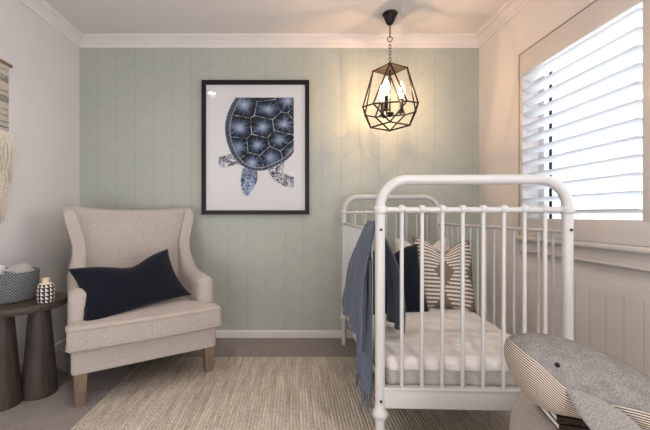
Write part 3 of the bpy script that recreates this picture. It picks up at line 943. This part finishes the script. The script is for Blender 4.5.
# cushions in the cot
p = make_pillow('square_cushion', .39, .42, .13, M['pillow_white'], (.910, 2.495, .615), R(-2), R(16), 0, pinch=.07, chop=.09, seed=11)
tag(p, 'plain cream cushion leaning at the back of the cot behind the patterned cushion', 'cushion', 'cushions in the cot')
p = make_pillow('square_cushion', .350, .43, .12, M['pattern'], (.893, 2.140, .632), R(-8), R(18), R(-3), pinch=.06, chop=.075, seed=5, n=44)
tag(p, 'tan cushion with white dashed stripes and diamonds standing in the cot', 'cushion', 'cushions in the cot')
p = make_pillow('square_cushion', .385, .40, .12, M['navy'], (.562, 2.060, .608), R(6), R(18), R(2), pinch=.06, chop=.05, seed=9)
tag(p, 'navy square cushion with frayed edges standing in the cot', 'cushion', 'cushions in the cot')
fg = MB(); random.seed(4)
def edge_pt(q, side):
    if side == 0: return (.188 * (1 - .06 * (1 - q * q)), .20 * q)
    return (.19 * q, -.20 * (1 - .06 * (1 - q * q)))
for side in (0, 1):
    for k in range(46):
        q = -1 + 2 * k / 45; ex, ey = edge_pt(q, side)
        j = random.uniform(-.004, .004); L = random.uniform(.010, .018)
        e = (ex + L, ey + j, random.uniform(-.003, .003)) if side == 0 else (ex + j, ey - L * .5, random.uniform(-.003, .003))
        fg.add(*tube([(ex - .004 if side == 0 else ex, ey if side == 0 else ey + .004, 0), e], .0016, 4))
obj('frayed_edge', fg, M['navy'], p)

# ------------------------------------------------------------------ throw over the side rail
tw = thing('throw_blanket', 'slate blue fringed throw draped over the side rail of the cot', 'blanket', (.32, 1.6, .93))
def relt(mb): return mb.xf(Matrix.Translation((-.32, -1.6, -.93)))
def sheet(fn, ns, nt, th=.006):
    """fn(s,t)->point; returns a thin closed sheet"""
    P = [[Vector(fn(i / ns, j / nt)) for i in range(ns + 1)] for j in range(nt + 1)]
    v = []; f = []; N = ns + 1; Mx = nt + 1
    nrm = []
    for j in range(Mx):
        for i in range(N):
            a = P[j][min(i + 1, ns)] - P[j][max(i - 1, 0)]; b = P[min(j + 1, nt)][i] - P[max(j - 1, 0)][i]
            c = a.cross(b); nrm.append(c.normalized() if c.length > 1e-9 else Vector((1, 0, 0)))
    for s in (.5, -.5):
        for j in range(Mx):
            for i in range(N): v.append(tuple(P[j][i] + nrm[j * N + i] * th * s))
    o = N * Mx
    for j in range(nt):
        for i in range(ns):
            a, b, c, d = j * N + i, j * N + i + 1, (j + 1) * N + i + 1, (j + 1) * N + i
            f.append((a, b, c, d)); f.append((o + d, o + c, o + b, o + a))
    for j in range(nt):
        for i in (0, ns):
            a, d = j * N + i, (j + 1) * N + i; f.append((a, d, o + d, o + a))
    for i in range(ns):
        for j in (0, nt):
            a, b = j * N + i, j * N + i + 1; f.append((a, b, o + b, o + a))
    return v, f
RX = .337; RZt = .915 + .016
def outer(s, t):
    # s: 0 near the front post .. 1 towards the back ; t: 0 on rail .. 1 hem
    ytop = lerp(1.412, 1.610, s); ybot = lerp(1.425, 1.845, s)
    hem = interp([(0, .42), (.25, .45), (.5, .475), (.7, .490), (.88, .505), (1, .535)], s)
    tt = t ** 1.0
    z = lerp(RZt, hem, tt)
    y = lerp(ytop, ybot, t ** 1.05)
    amp = .030 * min(1, t * 2.2)
    fold = math.sin(s * PI * 2 * 2.6 + .6 + t * 1.1) * amp + math.sin(s * PI * 2 * 5.3 + 1.0) * amp * .25
    x = RX - .016 - .028 * t - .030 * s * t - abs(fold) * .75 - .010 * math.sin(PI * min(1, t * 1.3))
    if t < .06: 
        q = t / .06; x = RX - .018 * math.sin(q * PI / 2); z = RZt + .012 * math.cos(q * PI / 2) + .012 * math.sin(s * 9 + 1) * (1 - q)
    return (x, y + fold * .25, z)
def inner(s, t):
    ytop = lerp(1.50, 1.655, s); ybot = lerp(1.585, 1.86, s)
    z = lerp(RZt, .455, t); y = lerp(ytop, ybot, t)
    amp = .022 * min(1, t * 2)
    fold = math.sin(s * PI * 2 * 2.2 + .3 + t) * amp
    x = RX + .016 + .128 * (1 - (1 - t) ** 2.6) + fold * (.4 + .6 * s)
    if t < .06:
        q = t / .06; x = RX + .018 * math.sin(q * PI / 2); z = RZt + .012 * math.cos(q * PI / 2) + .012 * math.sin(s * 9 + 1) * (1 - q)
    return (x, y, z)
def tail(s, t):
    ytop = lerp(1.43, 1.68, s); ybot = lerp(1.415, 1.60, s)
    z = lerp(.80, .262 + .05 * s, t); y = lerp(ytop, ybot, t)
    fold = math.sin(s * PI * 2 * 2.0 + t * 1.6) * .016
    return (RX - .036 - .010 * t + fold, y, z)
bl = MB(); bl.add(*sheet(outer, 60, 50)); bl.add(*sheet(inner, 40, 36)); bl.add(*sheet(tail, 34, 30))
bo = obj('blanket_cloth', relt(bl), M['slate'], tw, angle=80)
fgm = MB(); random.seed(12)
for k in range(34):
    s = (k + .5) / 34; a = tail(s, 1.0); L = random.uniform(.055, .085)
    dx, dy = random.uniform(-.010, .010), random.uniform(-.012, .012)
    fgm.add(*tube([(a[0], a[1], a[2] + .006), (a[0] + dx * .4, a[1] + dy * .4, a[2] - L * .5), (a[0] + dx, a[1] + dy, a[2] - L)], [.0022, .0020, .0014], 5))
obj('fringe', relt(fgm), M['slate'], tw)

# ------------------------------------------------------------------ pouf, books, plush whale
PFX, PFY, PFH = .845, .935, .454
pf = obj('pouf', lathe([(r_ * .93, z_) for r_, z_ in [(.20, 0), (.235, .006), (.252, .04), (.258, .12), (.262, .23), (.260, .33), (.254, .385), (.240, .425), (.215, .447), (.17, .458), (.10, PFH - .001), (.01, PFH)]], 56), M['pouf'])
pf.location = (PFX, PFY, 0.011)
tag(pf, 'round taupe upholstered pouf standing in front of the cot', 'pouf')
def book(name, x0, x1, y0_, y1_, z0, z1, yaw, label):
    t = thing(name, label, 'book', (x0, y0_, z0), yaw, 'books under the plush whale')
    W, D, Hh = x1 - x0, y1_ - y0_, z1 - z0
    cv = MB().add(*box(0, W, 0, D, 0, .0022, .0008, 1)).add(*box(0, W, 0, D, Hh - .0022, Hh, .0008, 1)).add(*box(0, W, 0, .003, 0, Hh, .0008, 1))
    obj('cover', cv, M['book_brown'], t, smooth=False)
    tag(obj('pages', box(.002, W - .004, .0025, D - .004, .0022, Hh - .0022), M['book_white'], t, smooth=False), 'white page block')
    return t
ZP = PFH + .0130
book('book', .628, .838, .845, .98, ZP, ZP + .0165, R(-13), 'brown book with white page edges, lower of the two under the whale')
book('book', .626, .831, .850, .985, ZP + .017, ZP + .0335, R(-16), 'brown book with white page edges, upper of the two under the whale')

# whale: stations along its spine (x, y, ztop, zbot, halfwidth)
ST = [(.526, .900, .640, .622, .012), (.530, .898, .656, .606, .030), (.538, .894, .670, .580, .052), (.556, .886, .6795, .548, .074), (.580, .878, .6825, .524, .088),
      (.610, .870, .6835, .5105, .096), (.645, .862, .679, .508, .099), (.685, .848, .668, .506, .097), (.725, .832, .652, .503, .091), (.765, .815, .632, .499, .083),
      (.805, .798, .610, .493, .073), (.85, .780, .586, .489, .062), (.90, .760, .560, .485, .050), (.96, .738, .534, .483, .038), (1.02, .718, .516, .482, .027), (1.06, .706, .508, .484, .020)]
mouth = [(.50, .70), (.541, .667), (.576, .645), (.615, .606), (.65, .590), (.694, .581), (.749, .572), (.80, .560), (.90, .530), (1.0, .506), (1.1, .49)]
tabs = [[(i / (len(ST) - 1), s[k]) for i, s in enumerate(ST)] for k in range(5)]
NS, NA = 110, 56
wv = []; loops = []
axis = Vector((.94, -.33, 0)).normalized(); side = Vector((-axis.y, axis.x, 0))   # side points away from camera
for i in range(NS + 1):
    u = i / NS
    x, y, zt, zb, hw = [smin(tb_, u) for tb_ in tabs]
    lp = []
    for k in range(NA):
        a = 2 * PI * k / NA
        ca_, sa_ = math.cos(a), math.sin(a)
        e = 2 / 2.15
        cx_ = math.copysign(abs(ca_) ** e, ca_); sz_ = math.copysign(abs(sa_) ** e, sa_)
        pz_ = (zt + zb) / 2 + (zt - zb) / 2 * sz_
        q = Vector((x, y, 0)) + side * (hw * cx_)
        lp.append((q.x, q.y, pz_))
    loops.append(lp)
wroot = thing('plush_whale', 'large grey knitted plush whale with striped belly lying on books on the pouf', 'soft toy', (.665, .86, .5015))
def relw(mb): return mb.xf(Matrix.Translation((-.66, -.86, -.50)))
wmb = MB().add(*loft(loops))
bel = []
for (x, y, z) in wmb.v:
    # distance along the spine direction from the nose, mapped back to spine x
    dx = (Vector((x, y, 0)) - Vector((.66, .86, 0))).dot(axis)
    xs = .66 + dx * axis.x
    bel.append(interp(mouth, xs) - z)
body = obj('body', relw(wmb), M['whale'], wroot, angle=80, recalc=True)
at = body.data.attributes.new('belly', 'FLOAT', 'POINT')
for i, b in enumerate(bel): at.data[i].value = b
# eye: on the camera-side flank
best = None
for (x, y, z) in [tuple(Vector(v_) + Vector((.66, .86, .50))) for v_ in wmb.v]:
    px, py = 294 + 357 * x / y, 215 - 357 * (z - CAMZ) / y
    if (Vector((x, y, 0)) - Vector((.66, .86, 0))).dot(side) < 0:
        d = math.hypot(px - 555.5, py - 365)
        if best is None or d < best[0]: best = (d, (x, y, z))
ex, ey, ez = best[1]
tag(obj('eye', relw(MB().add(*ball((ex, ey - .001, ez), .0052, 12, 8))), M['black'], wroot), 'small black eye')
# flipper on the near flank
def flipper_mb(root, d_len, d_wid, L, W, nrm, T0):
    lo = []
    n = 18
    for i in range(n + 1):
        t = i / n
        w_ = W * math.sin(PI * min(1, (t * .90 + .015))) ** .8 * (1 if t < .9 else 1 - (t - .9) * 3)
        c = root + d_len * (L * t) + nrm * (.012 * math.sin(PI * t))
        th_ = T0 * (1 - .5 * t) * (.5 if i in (0, n) else 1)
        lo.append([tuple(c + d_wid * (w_ / 2 * math.cos(a)) + nrm * (th_ * math.sin(a))) for a in [2 * PI * k / 20 for k in range(20)]])
    return MB().add(*loft(lo))
fl = flipper_mb(Vector((.588, .783, .604)), Vector((.66, -.36, -.62)).normalized(), Vector((.64, .10, .62)).normalized(), .20, .078, Vector((-.1, -.95, -.1)).normalized(), .010)
obj('flipper', relw(fl), M['flipper'], wroot, angle=80)
fl = flipper_mb(Vector((.69, .945, .575)), Vector((.70, .45, -.35)).normalized(), Vector((.55, -.2, .7)).normalized(), .17, .075, Vector((.3, .9, .3)).normalized(), .010)
obj('flipper', relw(fl), M['flipper'], wroot, angle=80)
tf = MB()
for sgn in (-1, 1):
    tf.join(flipper_mb(Vector((1.045, .711, .496)), (axis * .55 + side * sgn * .8).normalized(), (axis * .8 - side * sgn * .5).normalized(), .13, .075, Vector((0, 0, 1)), .009))
obj('tail_fluke', relw(tf), M['flipper'], wroot, angle=80)

# ------------------------------------------------------------------ camera
cd = bpy.data.cameras.new('camera'); cam = bpy.data.objects.new('camera', cd); C.objects.link(cam)
cam.location = (0, 0, CAMZ); cam.rotation_euler = (PI / 2, 0, 0)
cd.sensor_fit = 'HORIZONTAL'; cd.sensor_width = 36; cd.lens = 357 / 650 * 36
cd.shift_x = 31 / 650; cd.shift_y = 0.0; cd.clip_start = .05
bpy.context.scene.camera = cam

# ------------------------------------------------------------------ light
wd = bpy.data.worlds.new('sky'); bpy.context.scene.world = wd; wd.use_nodes = True
bg = wd.node_tree.nodes['Background']; bg.inputs[0].default_value = (.86, .93, 1.0, 1); bg.inputs[1].default_value = 2.8
def area(name, loc, target, sx, sy, e, col):
    l = bpy.data.lights.new(name, 'AREA'); l.shape = 'RECTANGLE'; l.size = sx; l.size_y = sy; l.energy = e; l.color = col
    o = bpy.data.objects.new(name, l); C.objects.link(o); o.location = loc
    o.rotation_euler = (Vector(target) - Vector(loc)).to_track_quat('-Z', 'Y').to_euler(); return o
area('window_daylight', (2.35, 1.45, 1.75), (0.2, 1.45, .9), 2.2, 1.6, 45, (.82, .91, 1.0))
area('fill_light_right', (.95, YF + .08, 1.20), (-.5, 2.4, .9), 1.0, 2.0, 36, (.98, .98, 1.0))  # added fill lamp behind the camera, the front wall has no opening
area('fill_light_low', (-.60, YF + .08, .52), (.4, 2.4, 1.3), 1.8, .80, 32, (.98, .98, 1.0))  # second added fill, set low to brighten the right wall and lower room
for i, b in enumerate(bulbs):
    l = bpy.data.lights.new('bulb_glow', 'POINT'); l.energy = 11; l.color = (1.0, .62, .36); l.shadow_soft_size = .008
    o = bpy.data.objects.new('bulb_glow', l); C.objects.link(o); o.location = b
for (x, y, e) in ((-.95, 1.53, 20), (.55, .75, 24), (-.9, .3, 18)):
    l = bpy.data.lights.new('downlight_beam', 'SPOT'); l.energy = e; l.color = (1.0, .91, .82); l.spot_size = R(150); l.spot_blend = .9; l.shadow_soft_size = .04
    o = bpy.data.objects.new('downlight_beam', l); C.objects.link(o); o.location = (x, y, H - .02)
sc = bpy.context.scene
sc.view_settings.view_transform = 'Standard'; sc.view_settings.look = 'None'; sc.view_settings.exposure = 0.12; sc.view_settings.gamma = 0.95
try: sc.cycles.use_denoising = True
except Exception: pass
